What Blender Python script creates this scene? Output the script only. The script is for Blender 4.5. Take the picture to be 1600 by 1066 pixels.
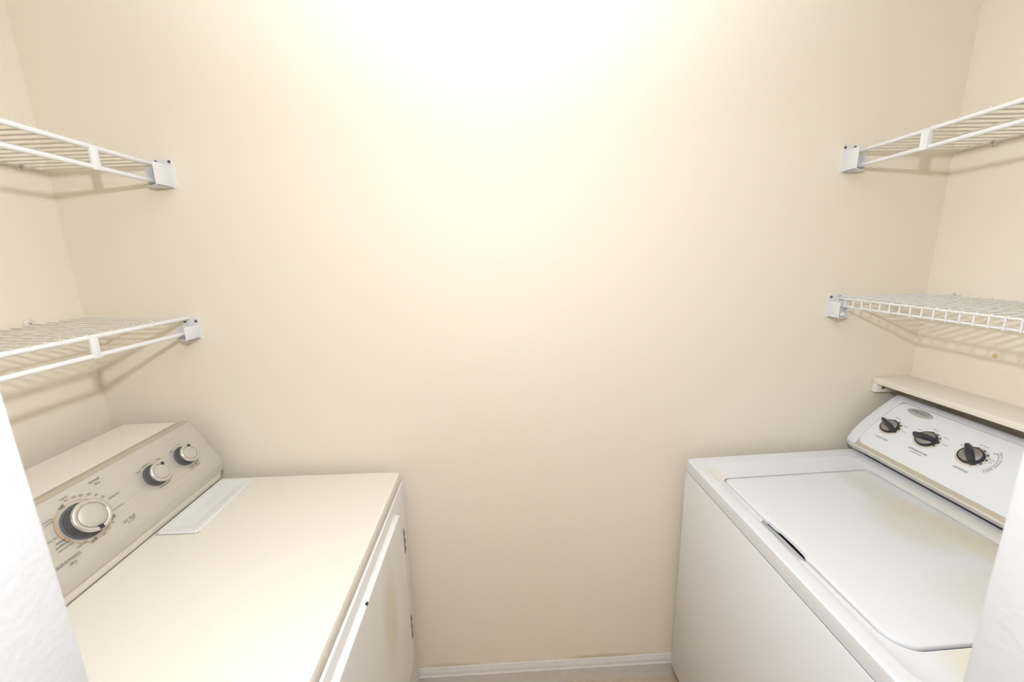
import bpy, bmesh, math, random
from mathutils import Matrix, Vector
random.seed(4)
for o in list(bpy.data.objects): bpy.data.objects.remove(o)
S = bpy.context.scene
COL = S.collection

# ------------------------------------------------------------------ camera
CAM = Vector((0.0, -1.20113, 1.57478))
cd = bpy.data.cameras.new('camera'); cam = bpy.data.objects.new('camera', cd); COL.objects.link(cam)
RT = Vector((0.998862, -0.040774, -0.024743)); DN = Vector((-0.032607, -0.205175, -0.978182)); FW = Vector((0.034808, 0.977876, -0.206271))
m = Matrix.Identity(4)
for i in range(3):
    m[i][0] = RT[i]; m[i][1] = -DN[i]; m[i][2] = -FW[i]; m[i][3] = CAM[i]
cam.matrix_world = m
cd.sensor_width = 36.0; cd.sensor_fit = 'HORIZONTAL'; cd.lens = 616.18 * 36 / 1600
cd.clip_start = 0.02; cd.clip_end = 50
cd.dof.use_dof = True; cd.dof.focus_distance = 1.25; cd.dof.aperture_fstop = 5.0
S.camera = cam

# ------------------------------------------------------------------ world, lights, exposure
w = bpy.data.worlds.new('world'); S.world = w; w.use_nodes = True
w.node_tree.nodes['Background'].inputs[0].default_value = (1.0, 0.74, 0.44, 1)
w.node_tree.nodes['Background'].inputs[1].default_value = 0.38
def spot(name, loc, aim, energy, size, radius, col):
    d = bpy.data.lights.new(name, 'SPOT'); o = bpy.data.objects.new(name, d); COL.objects.link(o); o.location = loc
    o.rotation_euler = Vector(aim).to_track_quat('-Z', 'Y').to_euler()
    d.energy = energy; d.color = col; d.shadow_soft_size = radius; d.spot_size = math.radians(size); d.spot_blend = 1.0
# the photographer's flash above the camera: its head is tipped up at the ceiling, a part of it spills forward
spot('flash_bounce', (0.0, -1.16, 1.95), (0.0, 0.55, 1.0), 58, 130, 0.04, (0.94, 1.0, 1.10))
pl = bpy.data.lights.new('flash_spill', 'POINT'); po = bpy.data.objects.new('flash_spill', pl); COL.objects.link(po)
po.location = (0.0, -1.16, 1.90); pl.energy = 28; pl.color = (0.97, 1.0, 1.09); pl.shadow_soft_size = 0.022
pl.use_nodes = True                                   # beam shaped to even out the walls: a little more light sideways than straight ahead
_n = pl.node_tree.nodes; _l = pl.node_tree.links; _e = _n['Emission']
_t = _n.new('ShaderNodeTexCoord'); _d = _n.new('ShaderNodeVectorMath'); _d.operation = 'DOT_PRODUCT'; _d.inputs[1].default_value = (0, 1, 0); _l.new(_t.outputs['Normal'], _d.inputs[0])
_r = _n.new('ShaderNodeMapRange'); _r.interpolation_type = 'SMOOTHSTEP'
for _i, _v in ((1, 0.40), (2, 1.0), (3, 1.18), (4, 0.86)): _r.inputs[_i].default_value = _v
_l.new(_d.outputs['Value'], _r.inputs[0]); _l.new(_r.outputs[0], _e.inputs['Strength'])
S.view_settings.view_transform = 'Standard'; S.view_settings.look = 'None'
S.view_settings.exposure = 0.09; S.view_settings.gamma = 1.0; S.view_settings.use_curve_mapping = False

# ------------------------------------------------------------------ materials
def srgb(r, g, b):
    f = lambda c: (c / 255 / 12.92) if c / 255 <= 0.04045 else ((c / 255 + 0.055) / 1.055) ** 2.4
    return (f(r), f(g), f(b), 1)
def mat(name, col, rough=0.5, metal=0.0, var=0.04, vscale=6.0, bump=0.0, bscale=200.0, spec=0.5, stretch=None, coat=0.0, stains=None):
    M = bpy.data.materials.new(name); M.use_nodes = True
    nt = M.node_tree; N = nt.nodes; L = nt.links
    b = N['Principled BSDF']; b.inputs['Roughness'].default_value = rough; b.inputs['Metallic'].default_value = metal
    b.inputs['Specular IOR Level'].default_value = spec
    if coat: b.inputs['Coat Weight'].default_value = coat; b.inputs['Coat Roughness'].default_value = 0.15
    tc = N.new('ShaderNodeTexCoord'); src = tc.outputs['Object']
    if stretch:
        mp = N.new('ShaderNodeMapping'); mp.inputs['Scale'].default_value = stretch; L.new(src, mp.inputs['Vector']); src2 = mp.outputs['Vector']
    else: src2 = src
    nz = N.new('ShaderNodeTexNoise'); nz.inputs['Scale'].default_value = vscale; nz.inputs['Detail'].default_value = 4; L.new(src2, nz.inputs['Vector'])
    mx = N.new('ShaderNodeMix'); mx.data_type = 'RGBA'
    mx.inputs[6].default_value = tuple(c * (1 - var) for c in col[:3]) + (1,)
    mx.inputs[7].default_value = tuple(min(1, c * (1 + var)) for c in col[:3]) + (1,)
    L.new(nz.outputs['Fac'], mx.inputs[0]); out = mx.outputs[2]
    for (c, size, scol, amt) in (stains or []):          # soft-edged dirt or grease marks that sit on the surface
        sub = N.new('ShaderNodeVectorMath'); sub.operation = 'SUBTRACT'; sub.inputs[1].default_value = c; L.new(src, sub.inputs[0])
        n2 = N.new('ShaderNodeTexNoise'); n2.inputs['Scale'].default_value = 22; L.new(src, n2.inputs['Vector'])
        dv = N.new('ShaderNodeVectorMath'); dv.operation = 'DIVIDE'; dv.inputs[1].default_value = size; L.new(sub.outputs[0], dv.inputs[0])
        ln = N.new('ShaderNodeVectorMath'); ln.operation = 'LENGTH'; L.new(dv.outputs[0], ln.inputs[0])
        ad = N.new('ShaderNodeMath'); ad.operation = 'MULTIPLY_ADD'; ad.inputs[1].default_value = 0.38; L.new(n2.outputs['Fac'], ad.inputs[0]); L.new(ln.outputs['Value'], ad.inputs[2])
        mr = N.new('ShaderNodeMapRange'); mr.inputs[1].default_value = 0.75; mr.inputs[2].default_value = 1.45; mr.inputs[3].default_value = amt; mr.inputs[4].default_value = 0.0
        L.new(ad.outputs[0], mr.inputs[0])
        m2 = N.new('ShaderNodeMix'); m2.data_type = 'RGBA'; m2.inputs[7].default_value = scol; L.new(mr.outputs[0], m2.inputs[0]); L.new(out, m2.inputs[6]); out = m2.outputs[2]
    L.new(out, b.inputs['Base Color'])
    if bump:
        n3 = N.new('ShaderNodeTexNoise'); n3.inputs['Scale'].default_value = bscale; n3.inputs['Detail'].default_value = 2; L.new(src2, n3.inputs['Vector'])
        bp = N.new('ShaderNodeBump'); bp.inputs['Strength'].default_value = bump; bp.inputs['Distance'].default_value = 0.002
        L.new(n3.outputs['Fac'], bp.inputs['Height']); L.new(bp.outputs['Normal'], b.inputs['Normal'])
    return M
YEL = srgb(214, 196, 140)
M_wall = mat('cream_wall_paint', (0.885, 0.815, 0.685, 1), 0.7, var=0.014, vscale=2.6, bump=0.06, bscale=160, spec=0.15, stains=[
    ((1.3617, -.205, 1.278), (.0075, .0075, .0075), srgb(205, 178, 110), .8),            # yellow spot under the lower right shelf
    ((-.36, 0, .55), (.035, .05, .50), srgb(246, 236, 224), .45),                        # pale roller streak beside the dryer
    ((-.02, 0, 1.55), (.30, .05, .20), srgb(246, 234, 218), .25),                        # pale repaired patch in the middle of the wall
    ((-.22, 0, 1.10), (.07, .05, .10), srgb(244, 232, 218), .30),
    ((-1.2154, 0, 1.09), (.03, .03, .03), srgb(214, 186, 140), .15),                      # grime in the corner over the dryer
    ((-.22, 0, .09), (.10, .02, .012), srgb(176, 158, 128), .35), ((.36, 0, .09), (.14, .02, .012), srgb(170, 152, 122), .4)])
M_white_wall = mat('white_wall_paint', (0.60, 0.605, 0.60, 1), 0.6, var=0.01, bump=0.25, bscale=130)
M_ceil = mat('ceiling_paint', (0.90, 0.89, 0.87, 1), 0.8, bump=0.15, bscale=90)
M_base = mat('baseboard_paint', (0.72, 0.70, 0.67, 1), 0.45, var=0.10, vscale=40)
M_floor = mat('beige_floor', (0.52, 0.42, 0.31, 1), 0.5, var=0.18, vscale=28)
M_wire = mat('white_vinyl_wire', (0.82, 0.82, 0.80, 1), 0.4, var=0.02)
M_vinyl = mat('bounce_tinted_vinyl', (0.80, 0.765, 0.68, 1), 0.45, var=0.04)  # warm bounce light on the cross wires, put into the vinyl colour
M_clip = mat('aged_plastic', (0.80, 0.755, 0.65, 1), 0.45, var=0.03)
M_plastic = mat('white_plastic', (0.80, 0.80, 0.79, 1), 0.4, var=0.02)
M_screw = mat('dull_screw_steel', (0.20, 0.18, 0.15, 1), 0.45, 0.7)
M_board = mat('white_board_paint', (0.88, 0.82, 0.73, 1), 0.5, var=0.03, vscale=12)
M_dry_top = mat('dryer_cream_enamel', (0.805, 0.76, 0.665, 1), 0.35, var=0.015, vscale=5)
M_dry_white = mat('dryer_white_enamel', (0.85, 0.84, 0.81, 1), 0.38, var=0.015)
M_door = mat('dryer_door_enamel', (0.85, 0.84, 0.81, 1), 0.38, var=0.015, stains=[((0.416, 0.10, 0.645), (0.05, 0.06, 0.14), srgb(212, 196, 150), 0.38)])
M_lint = mat('lint_lid_plastic', (0.77, 0.765, 0.745, 1), 0.4, var=0.01)
M_silver = mat('brushed_silver', (0.62, 0.59, 0.53, 1), 0.42, 0.45, var=0.10, vscale=9, stretch=(30, 1.5, 30), bump=0.05, bscale=40)
M_edge = mat('khaki_grey_edge', (0.50, 0.45, 0.345, 1), 0.5, 0.2, var=0.05)
M_knobside = mat('knob_dark_grey', (0.10, 0.10, 0.105, 1), 0.4, var=0.1)
M_chrome = mat('satin_chrome', (0.72, 0.71, 0.69, 1), 0.22, 0.9, var=0.02)
M_cap = mat('knob_cap_silver', (0.60, 0.57, 0.51, 1), 0.45, 0.4, var=0.05, vscale=40)
M_black = mat('black_plastic', (0.03, 0.03, 0.033, 1), 0.35, var=0.15)
M_gap = mat('dark_gap_shade', (0.02, 0.02, 0.02, 1), 0.7)  # near-black: the shade inside gaps is put into the colour
M_ink = mat('dark_print_ink', (0.06, 0.055, 0.05, 1), 0.6)
M_ink2 = mat('grey_print_ink', (0.17, 0.155, 0.135, 1), 0.6)
M_orange = mat('orange_print_ink', (0.62, 0.38, 0.22, 1), 0.6)
M_wash = mat('washer_white_enamel', (0.75, 0.765, 0.78, 1), 0.3, var=0.01)
M_cabw = mat('washer_cabinet_enamel', (0.82, 0.825, 0.83, 1), 0.33, var=0.015, vscale=4)
M_lid = mat('washer_lid_enamel', (0.75, 0.765, 0.78, 1), 0.3, var=0.01)
M_face = mat('washer_panel_white', (0.79, 0.82, 0.845, 1), 0.4, var=0.008)
M_tan = mat('tan_groove_shade', (0.56, 0.49, 0.38, 1), 0.5, var=0.04)  # tan stands in for the shade of the groove round the panel
M_dial = mat('cream_dial', (0.68, 0.63, 0.53, 1), 0.5, var=0.03)
M_disc = mat('dark_satin_metal', (0.36, 0.36, 0.37, 1), 0.24, 0.9, var=0.05)
M_greystrip = mat('grey_green_trim', (0.66, 0.65, 0.57, 1), 0.45)
M_badge = mat('grey_badge', (0.50, 0.50, 0.47, 1), 0.35, 0.3, var=0.03)
M_hinge = mat('hinge_steel', (0.30, 0.29, 0.265, 1), 0.45, 0.6, var=0.2, vscale=80)

# ------------------------------------------------------------------ mesh helpers
OFF = Vector((0, 0, 0))                 # base of the thing being built: subtracted from every vertex
def obj(name, bm, material, parent=None, smooth=40, loc=None):
    bmesh.ops.remove_doubles(bm, verts=bm.verts, dist=1e-6)
    bmesh.ops.recalc_face_normals(bm, faces=bm.faces)
    if loc is None: bmesh.ops.translate(bm, verts=bm.verts, vec=-OFF)
    me = bpy.data.meshes.new(name); bm.to_mesh(me); bm.free()
    me.materials.append(material)
    if smooth:
        me.shade_smooth(); me.set_sharp_from_angle(angle=math.radians(smooth))
    o = bpy.data.objects.new(name, me); COL.objects.link(o)
    if parent: o.parent = parent
    if loc is not None: o.location = loc
    return o
def tag(o, label, cat, group=None):
    o['label'] = label; o['category'] = cat
    if group: o['group'] = group
    return o
def struct(o, label=None):
    o['kind'] = 'structure'
    if label: o['label'] = label
    return o
def empty(name, loc, rot=None):
    o = bpy.data.objects.new(name, None); COL.objects.link(o); o.empty_display_size = 0.05
    if rot is not None: o.matrix_world = Matrix.Translation(loc) @ rot.to_4x4()
    else: o.location = loc
    return o
def B(): return bmesh.new()
def box(bm, x0, x1, y0, y1, z0, z1, bev=0.0, seg=2):
    r = bmesh.ops.create_cube(bm, size=1.0)
    vs = r['verts']
    for v in vs:
        v.co = Vector((x0 + (v.co.x + .5) * (x1 - x0), y0 + (v.co.y + .5) * (y1 - y0), z0 + (v.co.z + .5) * (z1 - z0)))
    if bev:
        es = list({e for v in vs for e in v.link_edges})
        bmesh.ops.bevel(bm, geom=es, offset=bev, segments=seg, affect='EDGES', profile=0.5)
    return bm
def prism(bm, pts, mp, d0, d1, cap=True):
    """closed 2-D outline pts, mapped by mp(u, v, d), between d0 and d1"""
    a = [bm.verts.new(mp(u, v, d0)) for u, v in pts]; b = [bm.verts.new(mp(u, v, d1)) for u, v in pts]
    n = len(pts)
    for i in range(n): bm.faces.new((a[i], a[(i + 1) % n], b[(i + 1) % n], b[i]))
    if cap: bm.faces.new(list(reversed(a))); bm.faces.new(b)
    return bm
def rrect(u0, u1, v0, v1, r, n=6):
    if not isinstance(r, (tuple, list)): r = (r,) * 4          # corners: (u1,v1) (u0,v1) (u0,v0) (u1,v0)
    out = []
    for k, (cu, cv, su, sv) in enumerate(((u1, v1, -1, -1), (u0, v1, 1, -1), (u0, v0, 1, 1), (u1, v0, -1, 1))):
        q = r[k]; c = (cu + su * q, cv + sv * q)
        for i in range(n + 1):
            a = math.pi / 2 * (k + i / n); out.append((c[0] + q * math.cos(a), c[1] + q * math.sin(a)))
    return out
def loft(bm, rings, cap0=False, cap1=False):
    V = [[bm.verts.new(p) for p in r] for r in rings]
    n = len(V[0])
    for a, b in zip(V[:-1], V[1:]):
        for i in range(n):
            try: bm.faces.new((a[i], a[(i + 1) % n], b[(i + 1) % n], b[i]))
            except ValueError: pass
    if cap0: bm.faces.new(list(reversed(V[0])))
    if cap1: bm.faces.new(V[-1])
    return V
def tube(bm, pts, r, n=8, caps=True):
    pts = [Vector(p) for p in pts]; rings = []
    for i, p in enumerate(pts):
        t = (pts[min(i + 1, len(pts) - 1)] - pts[max(i - 1, 0)]).normalized()
        up = Vector((0, 0, 1)) if abs(t.z) < .9 else Vector((0, 1, 0))
        a = t.cross(up).normalized(); b = a.cross(t)
        rings.append([p + r * (math.cos(2 * math.pi * k / n) * a + math.sin(2 * math.pi * k / n) * b) for k in range(n)])
    loft(bm, rings, caps, caps); return bm
def turn(bm, c, ax, rt, prof, n=40, cap0=True, cap1=True):
    """body of revolution: prof = [(radius, height along ax)] about point c"""
    ax = ax.normalized(); rt = rt.normalized(); up = ax.cross(rt)
    loft(bm, [[c + ax * h + r * (math.cos(2 * math.pi * k / n) * rt + math.sin(2 * math.pi * k / n) * up) for k in range(n)] for r, h in prof], cap0, cap1); return bm
def text_mesh(s, width=None, size=None):
    cu = bpy.data.curves.new('t', 'FONT'); cu.body = s; cu.align_x = 'CENTER'; cu.align_y = 'CENTER'; cu.resolution_u = 3
    t = bpy.data.objects.new('t', cu); COL.objects.link(t)
    dg = bpy.context.evaluated_depsgraph_get(); me = bpy.data.meshes.new_from_object(t.evaluated_get(dg))
    bpy.data.objects.remove(t); bpy.data.curves.remove(cu)
    xs = [v.co.x for v in me.vertices]; ys = [v.co.y for v in me.vertices]
    cx = (min(xs) + max(xs)) / 2; cy = (min(ys) + max(ys)) / 2; W = max(xs) - min(xs)
    k = width / W if width else size
    P = [((v.co.x - cx) * k, (v.co.y - cy) * k) for v in me.vertices]; F = [tuple(p.vertices) for p in me.polygons]
    bpy.data.meshes.remove(me); return P, F
def put_text(bm, s, mp, u, v, width=None, size=None, ang=0.0):
    P, F = text_mesh(s, width, size); c, sn = math.cos(ang), math.sin(ang)
    V = [bm.verts.new(mp(u + c * a - sn * b, v + sn * a + c * b)) for a, b in P]
    for f in F:
        try: bm.faces.new([V[i] for i in f])
        except ValueError: pass
    return bm
def arc_band(bm, mp, cu, cv, r, wdt, a0, a1, n=40):
    prev = None
    for i in range(n + 1):
        a = math.radians(a0 + (a1 - a0) * i / n)
        q = [bm.verts.new(mp(cu + (r + s) * math.cos(a), cv + (r + s) * math.sin(a))) for s in (-wdt / 2, wdt / 2)]
        if prev: bm.faces.new((prev[0], prev[1], q[1], q[0]))
        prev = q
    return bm

# ------------------------------------------------------------------ room
XL, XR, YF, ZC = -1.2154, 1.3617, -0.90, 2.44
JL, JR, WT = -0.377, 0.456, 0.115
struct(obj('floor', box(B(), XL - .3, XR + .3, -2.4, 0.12, -0.05, 0), M_floor), 'beige speckled floor seen between the machines')
struct(obj('ceiling', box(B(), XL - .12, XR + .12, -2.4, 0.12, ZC, ZC + .05), M_ceil))
struct(obj('wall_back', box(B(), XL - .12, XR + .12, 0, 0.12, 0, ZC), M_wall), 'cream painted back wall between the shelves')
struct(obj('wall_left', box(B(), XL - .12, XL, YF, 0, 0, ZC), M_wall))
struct(obj('wall_right', box(B(), XR, XR + .12, YF, 0, 0, ZC), M_wall))
bm = B(); box(bm, XL - .12, JL, YF - WT, YF, 0, ZC, .004); box(bm, JR, XR + .12, YF - WT, YF, 0, ZC, .004); box(bm, JL - .01, JR + .01, YF - WT, YF, 2.34, ZC)
wf = struct(obj('wall_front', bm, M_white_wall), 'white painted wall ends either side of the doorway')
wf.data.materials.append(M_wall)                      # the closet side of this wall carries the cream paint of the room
for p in wf.data.polygons:
    if p.normal.y > .9 and p.center.y > YF - .01: p.material_index = 1
def baseboard(name, mp, d0, d1):
    pr = [(0, 0), (.014, 0), (.014, .055), (.0145, .058), (.012, .062), (.010, .066), (.0105, .070), (.007, .076), (.005, .082), (.003, .0865), (0, .0865)]
    return struct(obj(name, prism(B(), pr, mp, d0, d1), M_base))
baseboard('baseboard_back', lambda u, v, d: (d, -u, v), XL, XR)
baseboard('baseboard_left', lambda u, v, d: (XL + u, d, v), YF, -0.015)
baseboard('baseboard_right', lambda u, v, d: (XR - u, d, v), YF, -0.015)

# ------------------------------------------------------------------ wire shelves
def wire_shelf(side, label, x0, x1s, z0, zs, lip, tz, rail_r, pitch, y_first, strips, lipped):
    """front rail x = x0 + x1s*y, z = z0 + zs*y; tz raises the rail at the wall; lipped = wires bend down into a lip"""
    global OFF
    sg = 1 if side == 'L' else -1; xw = (XL if side == 'L' else XR) + sg * .006
    ya, yb = -.012, YF + .012
    OFF = Vector((x0, (ya + yb) / 2, z0 + zs * (ya + yb) / 2 - lip))
    root = tag(empty('wire_shelf', OFF), label, 'shelf', 'white wire shelves')
    F = lambda y, dz=0: (x0 + x1s * y, y, z0 + zs * y + dz)
    K = lambda y, dz=0: (xw, y, z0 + zs * y + tz + dz)
    Md = lambda y, dz=0: (x0 * .62 + xw * .38, y, z0 + zs * y + tz * .4 + dz)
    obj('front_rail', tube(B(), [F(ya), F(yb)], rail_r, 12), M_wire, root)
    obj('front_rail', tube(B(), [F(ya, -lip), F(yb, -lip)], rail_r * (.9 if lipped else 1), 12), M_wire, root)
    obj('rear_rail', tube(B(), [K(ya), K(yb)], .003, 8), M_vinyl, root)
    obj('middle_rail', tube(B(), [Md(ya, -.005), Md(yb, -.005)], .0032, 8), M_vinyl, root)
    # cross wires: one mesh shared by all
    wr = .0020; top = rail_r * .9
    f = Vector(F(0)); k = Vector(K(0))
    if lipped: pts = [k + Vector((0, 0, .004)), f + Vector((-sg * .004, 0, .004)), f + Vector((sg * .001, 0, .003)), f + Vector((sg * .004, 0, -.002)), f + Vector((sg * .004, 0, -lip - .003))]
    else: pts = [k + Vector((0, 0, .003)), f + Vector((-sg * .012, 0, .0008)), f + Vector((-sg * .006, 0, top)), f + Vector((sg * .001, 0, top + .0022)), f + Vector((sg * .0045, 0, top))]
    first = None; y = y_first
    while y > yb:
        lc = Vector((x1s * y, y, zs * y)) - (OFF - Vector((0, 0, 0)))
        if first is None: first = obj('wire', tube(B(), pts, wr, 6), M_wire if lipped else M_vinyl, root, loc=lc)
        else:
            c = first.copy(); COL.objects.link(c); c.parent = root; c.location = lc
        y -= pitch
    for ys in strips:
        p = Vector(F(ys)); bm = B()
        box(bm, p.x - sg * .001, p.x + sg * .006, ys - .009, ys + .009, p.z - lip - rail_r, p.z + rail_r * .4, .0012)
        obj('rail_strap', bm, M_wire, root)
    OFF = Vector((0, 0, 0)); return root
wire_shelf('L', 'upper of the two white wire shelves on the left wall', -.9130, -.0016, 1.8440, -.0098, .0436, -.0085, .0058, .0297, -.0167, (-.193, -.498, -.803), False)
wire_shelf('L', 'lower of the two white wire shelves on the left wall, above the dryer', -.9137, -.0020, 1.4245, .0031, .0429, .0081, .0058, .0285, -.018, (-.295, -.600), False)
wire_shelf('R', 'upper of the two white wire shelves on the right wall', 1.0545, .0024, 1.8493, -.0163, .0402, -.0014, .0052, .0285, -.018, (-.207, -.512, -.817), False)
wire_shelf('R', 'lower white wire shelf with a closely wired lip, on the right wall above the washer', 1.0698, .0019, 1.4264, .0021, .0232, .0022, .0030, .0277, -.0095, (), True)

def bracket(label, sg, xa, xb, z0, z1, dep, zf, screws, zr, bump=False):
    """cup on the back wall: plate on the aisle side at x=xa, inner plate at x=xb, floor plate, wall plate with flange up to zf"""
    global OFF
    OFF = Vector(((xa + xb) / 2, 0, z0)); root = tag(empty('shelf_bracket', OFF), label, 'bracket', 'shelf end brackets on the back wall')
    lo, hi = min(xa, xb), max(xa, xb); t = .0025
    bm = B(); box(bm, min(xa, xa - sg * t), max(xa, xa - sg * t), -dep, -.001, z0, z1, .0008); obj('side_plate', bm, M_plastic, root)
    bm = B(); box(bm, min(xb, xb + sg * t), max(xb, xb + sg * t), -dep * .5, -.001, z0, min(z1, zr) - .004, .0008); obj('side_plate', bm, M_plastic, root)
    bm = B(); pts = [(xa, 0), (xa, dep * .97), (xb, dep * .48), (xb, 0)]; prism(bm, pts, lambda u, v, d: (u, -.001 - v, d), z0, z0 + t); obj('floor_plate', bm, M_plastic, root)
    bm = B(); pts = rrect(lo - (.007 if sg < 0 else .001), hi + (.007 if sg > 0 else .001), z0, zf, (.008, .008, .002, .002), 4)
    prism(bm, pts, lambda u, v, d: (u, -d, v), 0, .004); obj('wall_plate', bm, M_plastic, root)
    for xs, zs in screws:
        bm = B(); turn(bm, Vector((xs, -.004, zs)), Vector((0, -1, 0)), Vector((1, 0, 0)), [(.0042, 0), (.0042, .001), (.0030, .0025), (.0006, .0026)], 14); obj('screw', bm, M_screw, root)
    if bump:
        bm = B(); turn(bm, Vector(((xa * .75 + xb * .25), -dep, z0 + .014)), Vector((0, -1, 0)), Vector((1, 0, 0)), [(.007, 0), (.006, .002), (.003, .0032)], 14); obj('snap_button', bm, M_plastic, root)
    OFF = Vector((0, 0, 0)); return root
bracket('white end bracket of the upper left wire shelf', 1, -.887, -.934, 1.787, 1.846, .060, 1.863, [(-.922, 1.856), (-.886, 1.856)], 1.842)
bracket('white end bracket of the lower left wire shelf', 1, -.894, -.940, 1.362, 1.403, .055, 1.424, [(-.928, 1.414), (-.896, 1.414)], 1.404)
bracket('white end bracket of the upper right wire shelf', -1, 1.029, 1.076, 1.797, 1.857, .048, 1.872, [(1.026, 1.865), (1.056, 1.865)], 1.847)
bracket('white end bracket of the lower right wire shelf', -1, 1.046, 1.094, 1.366, 1.417, .042, 1.440, [(1.048, 1.430), (1.076, 1.430)], 1.420, True)
def clip(label, side, y, z):
    global OFF
    sg = 1 if side == 'L' else -1; xw = XL if side == 'L' else XR
    OFF = Vector((xw, y, z)); root = tag(empty('shelf_clip', OFF), label, 'clip', 'wall clips behind the wire shelves')
    bm = B(); turn(bm, Vector((xw, y, z + .002)), Vector((sg, 0, 0)), Vector((0, 1, 0)), [(.011, 0), (.011, .003), (.008, .0055), (.002, .006)], 20); obj('clip_disc', bm, M_clip, root)
    bm = B(); tube(bm, [(xw + sg * .003, y, z - .006), (xw + sg * .010, y, z - .007), (xw + sg * .0125, y, z - .001), (xw + sg * .009, y, z + .006)], .0028, 8); obj('hook', bm, M_clip, root)
    bm = B(); turn(bm, Vector((xw + sg * .006, y + .003, z + .003)), Vector((sg, 0, 0)), Vector((0, 1, 0)), [(.0035, 0), (.003, .0016), (.0005, .002)], 12); obj('screw', bm, M_screw, root)
    OFF = Vector((0, 0, 0))
clip('white wall clip holding the upper left shelf', 'L', -.068, 1.836)
clip('white wall clip holding the lower left shelf', 'L', -.142, 1.438)
clip('white wall clip holding the upper right shelf', 'R', -.100, 1.846)
clip('white wall clip holding the lower right shelf', 'R', -.084, 1.434)

# ------------------------------------------------------------------ board ledge behind the washer
OFF = Vector((1.295, -.44, 1.143)); r = tag(empty('ledge_board', OFF), 'narrow white painted board on the right wall above the washer controls', 'shelf')
bm = B(); box(bm, 1.2306, XR - .001, YF + .02, -.002, 1.1425, 1.160, .0015); obj('board', bm, M_board, r)
OFF = Vector((1.25, 0, 1.112)); r = tag(empty('wall_cleat', OFF), 'short white cleat screwed to the back wall under the board', 'cleat')
bm = B(); box(bm, 1.2315, 1.345, -.018, -.001, 1.113, 1.1420, .0015); obj('cleat_block', bm, M_board, r)
bm = B(); turn(bm, Vector((1.255, -.018, 1.128)), Vector((0, -1, 0)), Vector((1, 0, 0)), [(.005, 0), (.0045, .001), (.001, .0015)], 14); obj('screw', bm, M_screw, r)
OFF = Vector((0, 0, 0))

# ------------------------------------------------------------------ appliances: frames
def rotm(t, a, b):
    Rz = Matrix.Rotation(t, 3, 'Z'); Ry = Matrix.Rotation(-a, 3, 'Y'); Rx = Matrix.Rotation(b, 3, 'X'); return Rz @ Ry @ Rx
def feet(root, T0, Rm, spots, zb):
    for x, y in spots:
        zf = -(T0.z + (Rm @ Vector((x, y, 0))).z) + .0015          # levelled to the floor
        bm = B(); turn(bm, Vector((x, y, zf)), Vector((0, 0, 1)), Vector((1, 0, 0)), [(.018, 0), (.020, .004), (.020, .012), (.008, .014), (.008, zb - zf + .004)], 18)
        obj('foot', bm, M_black, root)

# ------------------------------------------------------------------ dryer (origin of its own frame: far front corner of the top)
T0 = Vector((-.3268, -.0338, .9146)); Rm = rotm(.0026, -.0106, .0136); O = Vector((-.40, -.37, -.9146))
OFF = O; dr = tag(empty('clothes_dryer', T0 + Rm @ O, Rm), 'clothes dryer with cream top and brushed silver control panel with three knobs', 'dryer')
W, DPT = .737, .81
bm = B(); box(bm, -DPT, -.006, -W + .004, -.004, -.875, -.036, .004); obj('cabinet', bm, M_dry_white, dr)
# top panel: rolled edge
bm = B(); R0 = lambda i, z, r: [(u, v, z) for u, v in rrect(-DPT, 0 - i, -W + i, 0 - i, r)]
loft(bm, [R0(.003, -.035, .010), R0(0, -.030, .012), R0(0, -.010, .012), R0(.0025, -.003, .012), R0(.008, 0, .012)], True, True); obj('top_panel', bm, M_dry_top, dr)
# front panel, proud of the cabinet, with its bright folded top edge
bm = B(); box(bm, -.012, .0038, -W + .002, -.002, -.872, -.0385, .0020, 2); obj('front_panel', bm, M_dry_white, dr)
# door: raised pan with rounded corners
mpx = lambda u, v, d: (d, u, v)
dl = lambda i, x, r: [(x, u, v) for u, v in rrect(-.668 + i, -.082 - i, -.655 + i, -.079 - i, r, 8)]
bm = B(); loft(bm, [dl(0, .002, .045), dl(0, .0125, .045), dl(.003, .0160, .043), dl(.012, .0168, .036)], True, True)
door = obj('door', bm, M_door, dr)
bm = B(); loft(bm, [dl(-.0035, .0035, .048), dl(-.0035, .0056, .048)], True, True); obj('door_seal', bm, M_dry_white, dr)
for za, zb_ in ((-.235, -.150), (-.565, -.475)):
    bm = B(); box(bm, .003, .0182, -.0872, -.0792, za, zb_, .0015)
    for s in range(3): box(bm, .0165, .0196, -.0878, -.0786, za + (zb_ - za) * (s + .3) / 3, za + (zb_ - za) * (s + .7) / 3, .0008)
    obj('hinge', bm, M_hinge, door)
bm = B(); box(bm, .0120, .0178, -.4200, -.4130, -.0825, -.0775, .001); obj('latch_notch', bm, M_gap, door)
# console
bm = B()
pr = [(-.81, 0.001), (-.556, 0.001), (-.549, .028), (-.550, .034), (-.632, .184), (-.640, .1905), (-.650, .1925), (-.806, .1915), (-.81, .188)]
prism(bm, pr, lambda u, v, d: (u, d, v), -W + .006, -.010); obj('console_body', bm, M_dry_top, dr)
bm = B(); box(bm, -.5605, -.5535, -W + .008, -.010, -.001, .0022); obj('console_seam', bm, M_hinge, dr)
UA, US, UN = Vector((-.5297, 0, .0525)), Vector((-.4921, 0, .8706)), Vector((.8706, 0, .4921))
def dface(y, v, off=0.0): q = UA + US * v + UN * off; return Vector((q.x, y, q.z))
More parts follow.
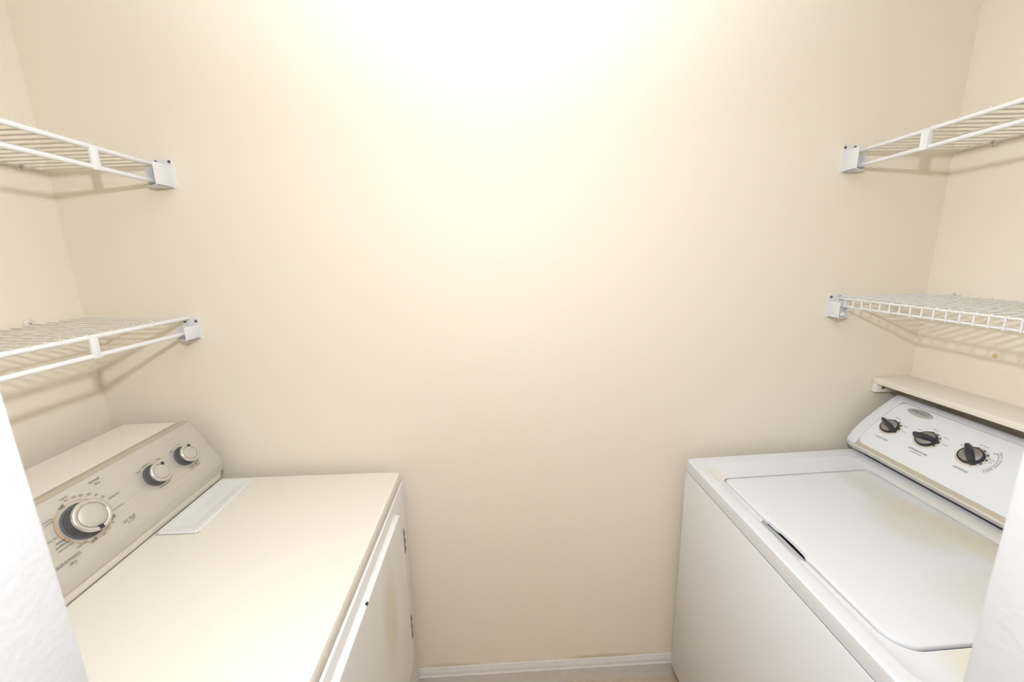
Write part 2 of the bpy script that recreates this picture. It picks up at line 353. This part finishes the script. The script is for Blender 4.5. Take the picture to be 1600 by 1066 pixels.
# silver control panel: profile swept along the console, corners at the far end rounded
prof = [(-.552, .0290), (-.5445, .0300), (-.5385, .0360), (-.5365, .046), (-.5372, .0560), (-.5385, .0640), (-.5470, .0805), (-.5800, .1405), (-.6040, .1840), (-.6100, .1925), (-.6180, .1985), (-.6270, .2005), (-.6360, .1990), (-.6420, .1935), (-.634, .188), (-.550, .036)]
N = len(prof); ys = [-W + .004, -.034, -.022, -.015, -.0115, -.010]
bm = B(); rings = []
cen = (-.585, .115)
for i, y in enumerate(ys):
    k = (1, 1, .996, .985, .965, .93)[i]
    rings.append([Vector((cen[0] + (x - cen[0]) * k, y, cen[1] + (z - cen[1]) * k)) for x, z in prof])
loft(bm, rings, True, True); panel = obj('control_panel', bm, M_silver, dr, 30)
bm = B(); tp = [(-.6145, .1970), (-.6175, .1990), (-.6210, .2008), (-.6280, .2018), (-.6370, .2003), (-.6440, .1930), (-.640, .1915), (-.626, .1990), (-.616, .1930)]
loft(bm, [[Vector((cen[0] + (x - cen[0]) * k, y, cen[1] + (z - cen[1]) * k)) for x, z in tp] for y, k in zip(ys, (1, 1, .996, .985, .965, .93))], True, True); obj('panel_edge', bm, M_edge, dr, 40)
def dtxt(items, material):
    bm = B()
    for s, y, v, wd in items: put_text(bm, s, lambda a, b: dface(a, b, .0012), y, v, width=wd)
    return obj('printed_text', bm, material, panel, 0)
dtxt([('timed', -.3136, .1540, .024), ('dry', -.3120, .1445, .0125), ('automatic', -.4455, .0425, .048), ('dry', -.4430, .0325, .0135), ('air fluff', -.3130, .0385, .030)], M_ink2)
dtxt([('off', -.3925, .1390, .0125), ('off', -.3910, .0455, .0125), ('off', -.3360, .0625, .0125), ('energy', -.4330, .0800, .018), ('preferred', -.4345, .0735, .025)], M_ink)
dtxt([('heavy', -.3790, .1525, .015), ('dry', -.3785, .1462, .008), ('70', -.3640, .1438, .007), ('60', -.3520, .1400, .007), ('50', -.3395, .1335, .007), ('40', -.3300, .1240, .007), ('30', -.3230, .1125, .007), ('damp dry', -.3040, .1010, .026), ('cool down', -.3140, .0745, .026),
      ('(no heat)', -.3120, .0315, .019), ('10', -.3705, .0430, .006), ('20', -.3560, .0470, .006), ('30', -.3430, .0530, .006), ('very dry', -.4420, .0920, .020), ('normal dry', -.4340, .0655, .028), ('less dry', -.4105, .0520, .021), ('wrinkle', -.4260, .1290, .018), ('control', -.4270, .1235, .016),
      ('temperature', -.1970, .0545, .037), ('low', -.2270, .1180, .010), ('medium', -.2035, .1235, .021), ('high', -.1660, .1190, .012), ('cycle signal', -.0975, .0550, .040), ('end of cycle', -.0965, .0475, .036), ('off', -.1240, .1180, .008), ('on', -.0930, .1240, .007)], M_ink2)
KC = (-.380, .0915)
bm = B(); f2 = lambda a, b: dface(a, b, .0011)
arc_band(bm, f2, KC[0], KC[1], .0475, .0030, 128, 205); arc_band(bm, f2, KC[0], KC[1], .0470, .0009, 205, 345); arc_band(bm, f2, KC[0], KC[1], .0470, .0009, 10, 128)
obj('printed_ring', bm, M_orange, panel, 0)
obj('printed_ring', arc_band(B(), f2, -.200, .0885, .0350, .0007, 35, 140), M_orange, panel, 0)
obj('printed_ring', arc_band(B(), f2, -.1035, .0890, .0345, .0007, 60, 130), M_orange, panel, 0)
RTV = Vector((0, 1, 0))
def dryer_knob(y, v, r, h, pang):
    c = dface(y, v, .0008); bm = B()
    turn(bm, c, UN, RTV, [(r * 1.10, 0), (r * 1.10, .002), (r * 1.02, .003), (r * .99, h * .5), (r * .97, h - .004)], 56, True, True)
    for k in range(44):                                   # grip ribs round the side
        a = 2 * math.pi * k / 44; up = UN.cross(RTV); q = c + r * .995 * (math.cos(a) * RTV + math.sin(a) * up)
        tube(bm, [q + UN * .004, q + UN * (h - .006)], r * .018, 4)
    kb = obj('control_knob', bm, M_knobside, dr, 50)
    bm = B(); turn(bm, c, UN, RTV, [(r * .98, h - .0045), (r * 1.0, h - .003), (r * .97, h - .0005), (r * .90, h + .0008), (r * .77, h + .0002), (r * .74, h - .0012), (r * .73, h - .003)], 64, True, True); obj('knob_ring', bm, M_chrome, kb, 50)
    bm = B(); turn(bm, c, UN, RTV, [(r * .715, h - .0035), (r * .715, h - .0004), (r * .70, h + .0002), (r * .3, h + .0006), (r * .02, h + .0007)], 56, True, True); obj('knob_cap', bm, M_cap, kb, 50)
    bm = B(); a0 = math.radians(pang); up = UN.cross(RTV); dr_ = math.cos(a0) * RTV + math.sin(a0) * US; sd = dr_.cross(UN)
    p0 = c + dr_ * r * .70; p1 = c + dr_ * r * .96; wd = r * .085 + .0010
    loft(bm, [[p + UN * hh + sd * s for p, s in ((p0, -wd), (p1, -wd), (p1, wd), (p0, wd))] for hh in (h - .004, h + .0018)], True, True); obj('knob_pointer', bm, M_black, kb, 20)
dryer_knob(KC[0], KC[1], .0365, .026, 262)
dryer_knob(-.2000, .0885, .0265, .0215, 48)
dryer_knob(-.1020, .0890, .0258, .0215, 62)
# lint screen lid with scooped finger grip
bm = B(); ll = lambda i, z, r: [(u, v, z) for u, v in rrect(-.5480 + i, -.4470 - i, -.262 + i, -.022 - i, r, 5)]
loft(bm, [ll(-.0010, .0003, .010), ll(0, .0030, .010), ll(.002, .0050, .010), ll(.016, .0050, .008), ll(.026, .0008, .008), ll(.034, .0006, .006)], True, True); lint = obj('lint_screen_lid', bm, M_lint, dr, 30)
bm = B()
for a, b in (((-.4468, -.262), (-.4468, -.030)), ((-.5480, -.2630), (-.4520, -.2630))):
    if a[0] == b[0]: box(bm, a[0] - .0006, a[0] + .0006, a[1], b[1], .0002, .0010)
    else: box(bm, a[0], b[0], a[1] - .0006, a[1] + .0006, .0002, .0010)
obj('lid_gap', bm, M_hinge, lint, 0)
feet(dr, T0, Rm, ((-.05, -.05), (-.76, -.05), (-.05, -W + .05), (-.76, -W + .05)), -.875)

# ------------------------------------------------------------------ washer (origin of its own frame: far front corner of the top)
T0 = Vector((.6006, -.0401, .9191)); Rm = rotm(.0161, .0093, .0221); O = Vector((.35, -.377, -.9191))
OFF = O; ws = tag(empty('washing_machine', T0 + Rm @ O, Rm), 'white top-loading washing machine with closed lid and white console of three black knobs', 'washer')
WW, WD = .755, .700
bm = B(); box(bm, .0005, WD - .004, -WW + .003, -.003, -.855, -.0420, .004, 2); obj('cabinet', bm, M_cabw, ws)
bm = B(); box(bm, .0025, WD - .008, -WW + .006, -.006, -.0440, -.0385); obj('top_seam', bm, M_hinge, ws)
M_deck = mat('washer_deck_stained', (0.75, 0.765, 0.78, 1), 0.3, var=0.01, stains=[(tuple(Vector((.17, -.69, -.004)) - O), (.07, .06, .2), srgb(222, 208, 160), .40), (tuple(Vector((.05, -.10, -.004)) - O), (.03, .05, .2), srgb(232, 222, 200), .35), (tuple(Vector((.53, -.42, -.004)) - O), (.03, .25, .2), srgb(228, 214, 180), .30)])
# top deck with raised rim, lid well and finger scoop
rr = lambda x0, x1, y0, y1, r, n=8: rrect(x0, x1, y0, y1, r, n)
def ring(i, z, r): return [(u, v, z) for u, v in rr(i, WD - i, -WW + i, -i, r)]
def crease(i, z): return [(u, v, z) for u, v in rr(.030 + i, .528 - i, -.715 + i, -.042 - i, (.03, .035, .05, .03))]
LX0, LX1, LY0, LY1 = .0555, .508, -.640, -.120
LR = (.020, .018, .042, .020)
lid_out = rr(LX0, LX1, LY0, LY1, LR)
N1 = 9
# the front edge of the lid runs from corner 2 (x0,y1) to corner 3 (x0,y0): insert the grip cut there
grip = [(LX0, -.306), (LX0 + .005, -.312), (LX0 + .0055, -.335), (LX0 + .0105, -.348), (LX0 + .0115, -.385), (LX0 + .0095, -.420), (LX0 + .003, -.433), (LX0, -.437)]
lid_pts = lid_out[:2 * N1] + grip + lid_out[2 * N1:]
g = .0038
well = rr(LX0 - g, LX1 + g, LY0 - g, LY1 + g, tuple(q + g for q in LR))
scoop = [(LX0 - g, -.302), (LX0 - .0165, -.310), (LX0 - .0175, -.330), (LX0 - .0175, -.415), (LX0 - .0145, -.432), (LX0 - g, -.441)]
well_pts = well[:2 * N1] + scoop + well[2 * N1:]
bm = B()
Vr = loft(bm, [ring(.004, -.040, .014), ring(.0005, -.0385, .014), ring(0, -.010, .014), ring(.0012, -.0035, .014), ring(.0050, 0, .013), crease(0, 0), crease(.004, -.0012), crease(.010, -.0045)])
zd = -.0045
hv = [bm.verts.new((x, y, zd)) for x, y in well_pts]; hv2 = [bm.verts.new((x, y, -.030)) for x, y in well_pts]
nh = len(hv); he = []
for i in range(nh): he.append(bm.edges.new((hv[i], hv[(i + 1) % nh])))
inner = Vr[-1]; ie = [bm.edges.get((inner[i], inner[(i + 1) % len(inner)])) for i in range(len(inner))]
bmesh.ops.triangle_fill(bm, use_beauty=True, use_dissolve=False, edges=he + ie)
for i in range(nh): bm.faces.new((hv[i], hv2[i], hv2[(i + 1) % nh], hv[(i + 1) % nh]))
obj('top_deck', bm, M_deck, ws, 35)
bm = B(); prism(bm, rr(LX0 - .03, LX1 + .01, LY0 - .01, LY1 + .01, .02), lambda u, v, d: (u, v, d), -.034, -.029); obj('well_floor', bm, M_gap, ws)
# sloped light scoop behind the grip cut
bm = B(); loft(bm, [[(LX0 - .0178, -.306, -.0055), (LX0 - .0178, -.438, -.0055), (LX0 + .0115, -.436, -.0190), (LX0 + .0115, -.309, -.0190)], [(LX0 - .0178, -.306, -.0085), (LX0 - .0178, -.438, -.0085), (LX0 + .0115, -.436, -.0220), (LX0 + .0115, -.309, -.0220)]], True, True)
obj('finger_scoop', bm, M_wash, ws, 0)
M_lid = mat('washer_lid_stained', (0.75, 0.765, 0.78, 1), 0.3, var=0.01, stains=[
    (tuple(Vector((.43, -.24, .002)) - O), (.045, .13, .2), srgb(200, 188, 150), .30), (tuple(Vector((.40, -.36, .002)) - O), (.09, .10, .2), srgb(206, 192, 150), .33),
    (tuple(Vector((.47, -.47, .002)) - O), (.05, .12, .2), srgb(206, 190, 140), .40), (tuple(Vector((.36, -.56, .002)) - O), (.14, .07, .2), srgb(212, 200, 160), .22)])
def shrink(pts, i):
    cx = (LX0 + LX1) / 2; cy = (LY0 + LY1) / 2
    return [(cx + (x - cx) * (1 - i / (LX1 - cx)), cy + (y - cy) * (1 - i / (LY1 - cy))) for x, y in pts]
bm = B(); lz = lambda i, z: [(x, y, z - .0045 * (y - LY0) / (LY1 - LY0)) for x, y in shrink(lid_pts, i)]
loft(bm, [lz(.004, -.010), lz(0, -.0085), lz(0, -.004), lz(.0015, -.0005), lz(.005, .0008), lz(.012, .0014)], True, True); obj('lid', bm, M_lid, ws, 40)
# console
PO, PU, PN = Vector((.5332, 0, .0378)), Vector((.70198, 0, .71220)), Vector((-.71220, 0, .70198))
BV = [(-.05, -.02), (0, 0), (.012, .0055), (.0374, .0120), (.0600, .0134), (.083, .0135), (.126, .0110), (.166, .0065), (.2056, 0), (.24, -.009)]
def bulge(v):
    for (a, fa), (b, fb) in zip(BV[:-1], BV[1:]):
        if a <= v <= b: return fa + (fb - fa) * (v - a) / (b - a)
    return 0
def bulge_s(v): return (bulge(v - .009) + bulge(v - .0045) + bulge(v) + bulge(v + .0045) + bulge(v + .009)) / 5
def wpt(right, v, off=0.0):                     # right = distance from the far end, along -y
    e = .004; sl = (bulge_s(v + e) - bulge_s(v - e)) / (2 * e); nn = (PN - PU * sl).normalized()
    q = PO + PU * v + PN * bulge_s(v) + nn * off; return Vector((q.x, -right, q.z))
front = [(.5744, .0012), (.5483, .0149), (.5370, .0290)] + [(lambda q: (q.x, q.z))(wpt(0, v)) for v in (.003, .012, .022, .034, .048, .064, .083, .105, .126, .147, .166, .185, .199)] + [(.6800, .1850), (.6880, .1868), (.6980, .1850), (.6990, .180), (.6990, .0012)]
LEN = WW - .012
def cons(bm, pts, r0, r1, ins=0.0):
    cx, cz = .63, .08; rings = []
    for rgt, k in ((r0, 1 - ins * 1.2), (r0 + .0015, 1 - ins * .4), (r0 + .004, 1), (r1 - .004, 1), (r1 - .0015, 1 - ins * .4), (r1, 1 - ins * 1.2)):
        rings.append([Vector((cx + (x - cx) * k, -rgt, cz + (z - cz) * k)) for x, z in pts])
    loft(bm, rings, True, True); return bm
obj('end_cap', cons(B(), front, .008, .0405, .03), M_wash, ws, 30)
obj('end_cap', cons(B(), front, LEN - .045, LEN, .03), M_wash, ws, 30)
body = [(x, z) for x, z in front]
cx, cz = .65, .07
body = [(cx + (x - cx) * .985, max(.0012, cz + (z - cz) * .985)) for x, z in front]
obj('console_body', cons(B(), body, .0395, LEN - .0435, 0.0), M_wash, ws, 30)
def sheet(r0, r1, v0, v1, rad, o0, o1, nv=28):
    """curved panel lying on the console front, with rounded corners"""
    bm = B(); rows = []
    vs = sorted(set([v0 + (v1 - v0) * i / nv for i in range(nv + 1)] + [v0 + rad * (1 - math.cos(math.pi / 2 * i / 6)) for i in range(7)] + [v1 - rad * (1 - math.cos(math.pi / 2 * i / 6)) for i in range(7)]))
    loop_l, loop_r = [], []
    for v in vs:
        d = 0
        if v < v0 + rad: d = rad - math.sqrt(max(0, rad * rad - (v0 + rad - v) ** 2))
        elif v > v1 - rad: d = rad - math.sqrt(max(0, rad * rad - (v - v1 + rad) ** 2))
        loop_l.append((r0 + d, v)); loop_r.append((r1 - d, v))
    tl = [bm.verts.new(wpt(a, v, o1)) for a, v in loop_l]; tr = [bm.verts.new(wpt(a, v, o1)) for a, v in loop_r]
    bl = [bm.verts.new(wpt(a, v, o0)) for a, v in loop_l]; br = [bm.verts.new(wpt(a, v, o0)) for a, v in loop_r]
    for i in range(len(vs) - 1):
        bm.faces.new((tl[i], tr[i], tr[i + 1], tl[i + 1])); bm.faces.new((bl[i], tl[i], tl[i + 1], bl[i + 1])); bm.faces.new((tr[i], br[i], br[i + 1], tr[i + 1]))
    bm.faces.new((tl[0], bl[0], br[0], tr[0])); bm.faces.new((tl[-1], tr[-1], br[-1], bl[-1])); return bm
obj('groove_shade_strip', sheet(.0412, LEN - .047, .0005, .1935, .010, -.006, -.0006), M_tan, ws, 30)
face = obj('control_panel', sheet(.0452, LEN - .052, .0125, .1905, .018, -.004, .0010), M_face, ws, 30)
bm = B()
tube(bm, [wpt(a, -.0015, .000) for a in (.0415, LEN - .047)], .0042, 10); obj('lower_trim', bm, M_greystrip, ws, 40)
bm = B()
tube(bm, [wpt(.0418, v, .0000) for v in [.004 + .194 * i / 16 for i in range(17)]], .0016, 6); obj('bright_bead', bm, M_wash, ws, 60)
bm = B(); box(bm, .5675, .690, -LEN + .01, -.045, .0002, .0016); obj('console_seam', bm, M_hinge, ws, 0)
# badge
f3 = lambda a, b: wpt(a, b, .0026)
bm = B(); pe = [(.1105 + .0350 * math.cos(2 * math.pi * i / 48), .1735 + .0128 * math.sin(2 * math.pi * i / 48)) for i in range(48)]
pi = [(.1105 + .0335 * math.cos(2 * math.pi * i / 48), .1735 + .0114 * math.sin(2 * math.pi * i / 48)) for i in range(48)]
loft(bm, [[wpt(a, b, .0005) for a, b in pe], [wpt(a, b, .0018) for a, b in pe], [wpt(a, b, .0024) for a, b in pi]], True, True); badge = obj('badge', bm, M_badge, face, 30)
bm = B(); put_text(bm, 'Whirlpool', f3, .1105, .1735, width=.046); arc_band(bm, lambda a, b: wpt(.1105 + (a - .1105) * 2.2, b, .0026), .1105, .1735, .0112, .0007, 20, 120); obj('badge_text', bm, M_ink, face, 0)
# knobs and print
def wtxt(items, material, off=.0016):
    bm = B()
    for s, a, v, wd in items: put_text(bm, s, lambda p, q: wpt(p, q, off), a, v, width=wd)
    return obj('printed_text', bm, material, face, 0)
WK = ((.0865, .0965, .0235, -22), (.1835, .1060, .0245, 8), (.2845, .1130, .0255, -48))
wtxt([('LOAD SIZE', .0960, .0530, .036), ('TEMPERATURE', .1915, .0635, .050), ('OPTIONS', .2910, .0685, .033)], M_ink)
wtxt([('(wash/rinse)', .1925, .0555, .030), ('Medium', .0830, .1330, .018), ('Small', .0590, .1180, .010), ('Large', .1150, .1170, .013), ('Super', .1240, .1000, .013), ('Hot', .1500, .1250, .008), ('Warm', .1780, .1440, .014), ('Warm', .2120, .1330, .013), ('Cold', .2250, .1120, .011),
      ('Off', .2500, .1310, .008), ('2nd Rinse', .2830, .1525, .020), ('On', .3120, .1440, .007), ('Extra', .3190, .1240, .012), ('Rinse', .3180, .1170, .012)], M_ink2)
bm = B()
fw_ = lambda p, q: wpt(p, q, .0016)
arc_band(bm, fw_, WK[2][0], WK[2][1], .0455, .0008, -30, 50)
s = 'Fabric Softener Added'; R2 = .0505; ang = 50.0
for ch in s:
    if ch != ' ': put_text(bm, ch, fw_, WK[2][0] + R2 * math.cos(math.radians(ang)), WK[2][1] + R2 * math.sin(math.radians(ang)), size=.0064, ang=math.radians(ang - 90))
    ang -= 4.3 if ch not in 'fti ' else 3.1
obj('printed_text', bm, M_ink, face, 0)
def washer_knob(a, v, r, hang):
    c = wpt(a, v, .0010); n = (wpt(a, v, 1) - wpt(a, v, 0)).normalized(); rt = Vector((0, -1, 0)); up = rt.cross(n) * -1
    if up.z < 0: up = -up
    bm = B(); turn(bm, c, n, rt, [(r * 1.22, -.002), (r * 1.22, .0004), (r * 1.20, .0008)], 48); sk = obj('dial_ring', bm, M_dial, face, 40)
    bm = B()
    for k in range(5):
        t = math.radians(100 - 30 * k); q = c + n * .0012 + r * 1.11 * (math.cos(t) * rt + math.sin(t) * up); d = (math.cos(t) * rt + math.sin(t) * up); e = d.cross(n)
        bm.faces.new([bm.verts.new(q + d * s1 * .0017 + e * s2 * .0026) for s1, s2 in ((-1, -1), (1, -1), (1, 1), (-1, 1))])
    obj('dial_mark', bm, M_black, face, 0)
    bm = B(); turn(bm, c, n, rt, [(r, 0), (r, .006), (r * .97, .0075), (r * .82, .0078)], 44); kb = obj('control_knob', bm, M_black, ws, 45)
    bm = B(); turn(bm, c, n, rt, [(r * .84, .006), (r * .84, .0084), (r * .6, .0100), (r * .2, .0112), (r * .01, .0113)], 44); obj('knob_disc', bm, M_disc, kb, 60)
    t = math.radians(hang); d = math.cos(t) * rt + math.sin(t) * up; e = d.cross(n); bm = B(); L = r * 1.14
    rings = []
    for s1 in (-1, -.93, -.7, -.35, 0, .35, .7, .93, 1):
        wd = r * .31 * (1.0 - .30 * s1 * s1) * (.62 if abs(s1) == 1 else 1); hh = .0235 - .0045 * s1 * s1 - (.003 if abs(s1) == 1 else 0)
        p = c + d * L * s1
        rings.append([p + e * q * wd + n * h for q, h in ((-1.15, .003), (-1, hh * .7), (-.55, hh), (.55, hh), (1, hh * .7), (1.15, .003))])
    loft(bm, rings, True, True); obj('knob_grip', bm, M_black, kb, 40)
for k in WK: washer_knob(*k)
feet(ws, T0, Rm, ((.05, -.05), (.65, -.05), (.05, -WW + .05), (.65, -WW + .05)), -.855)
OFF = Vector((0, 0, 0))
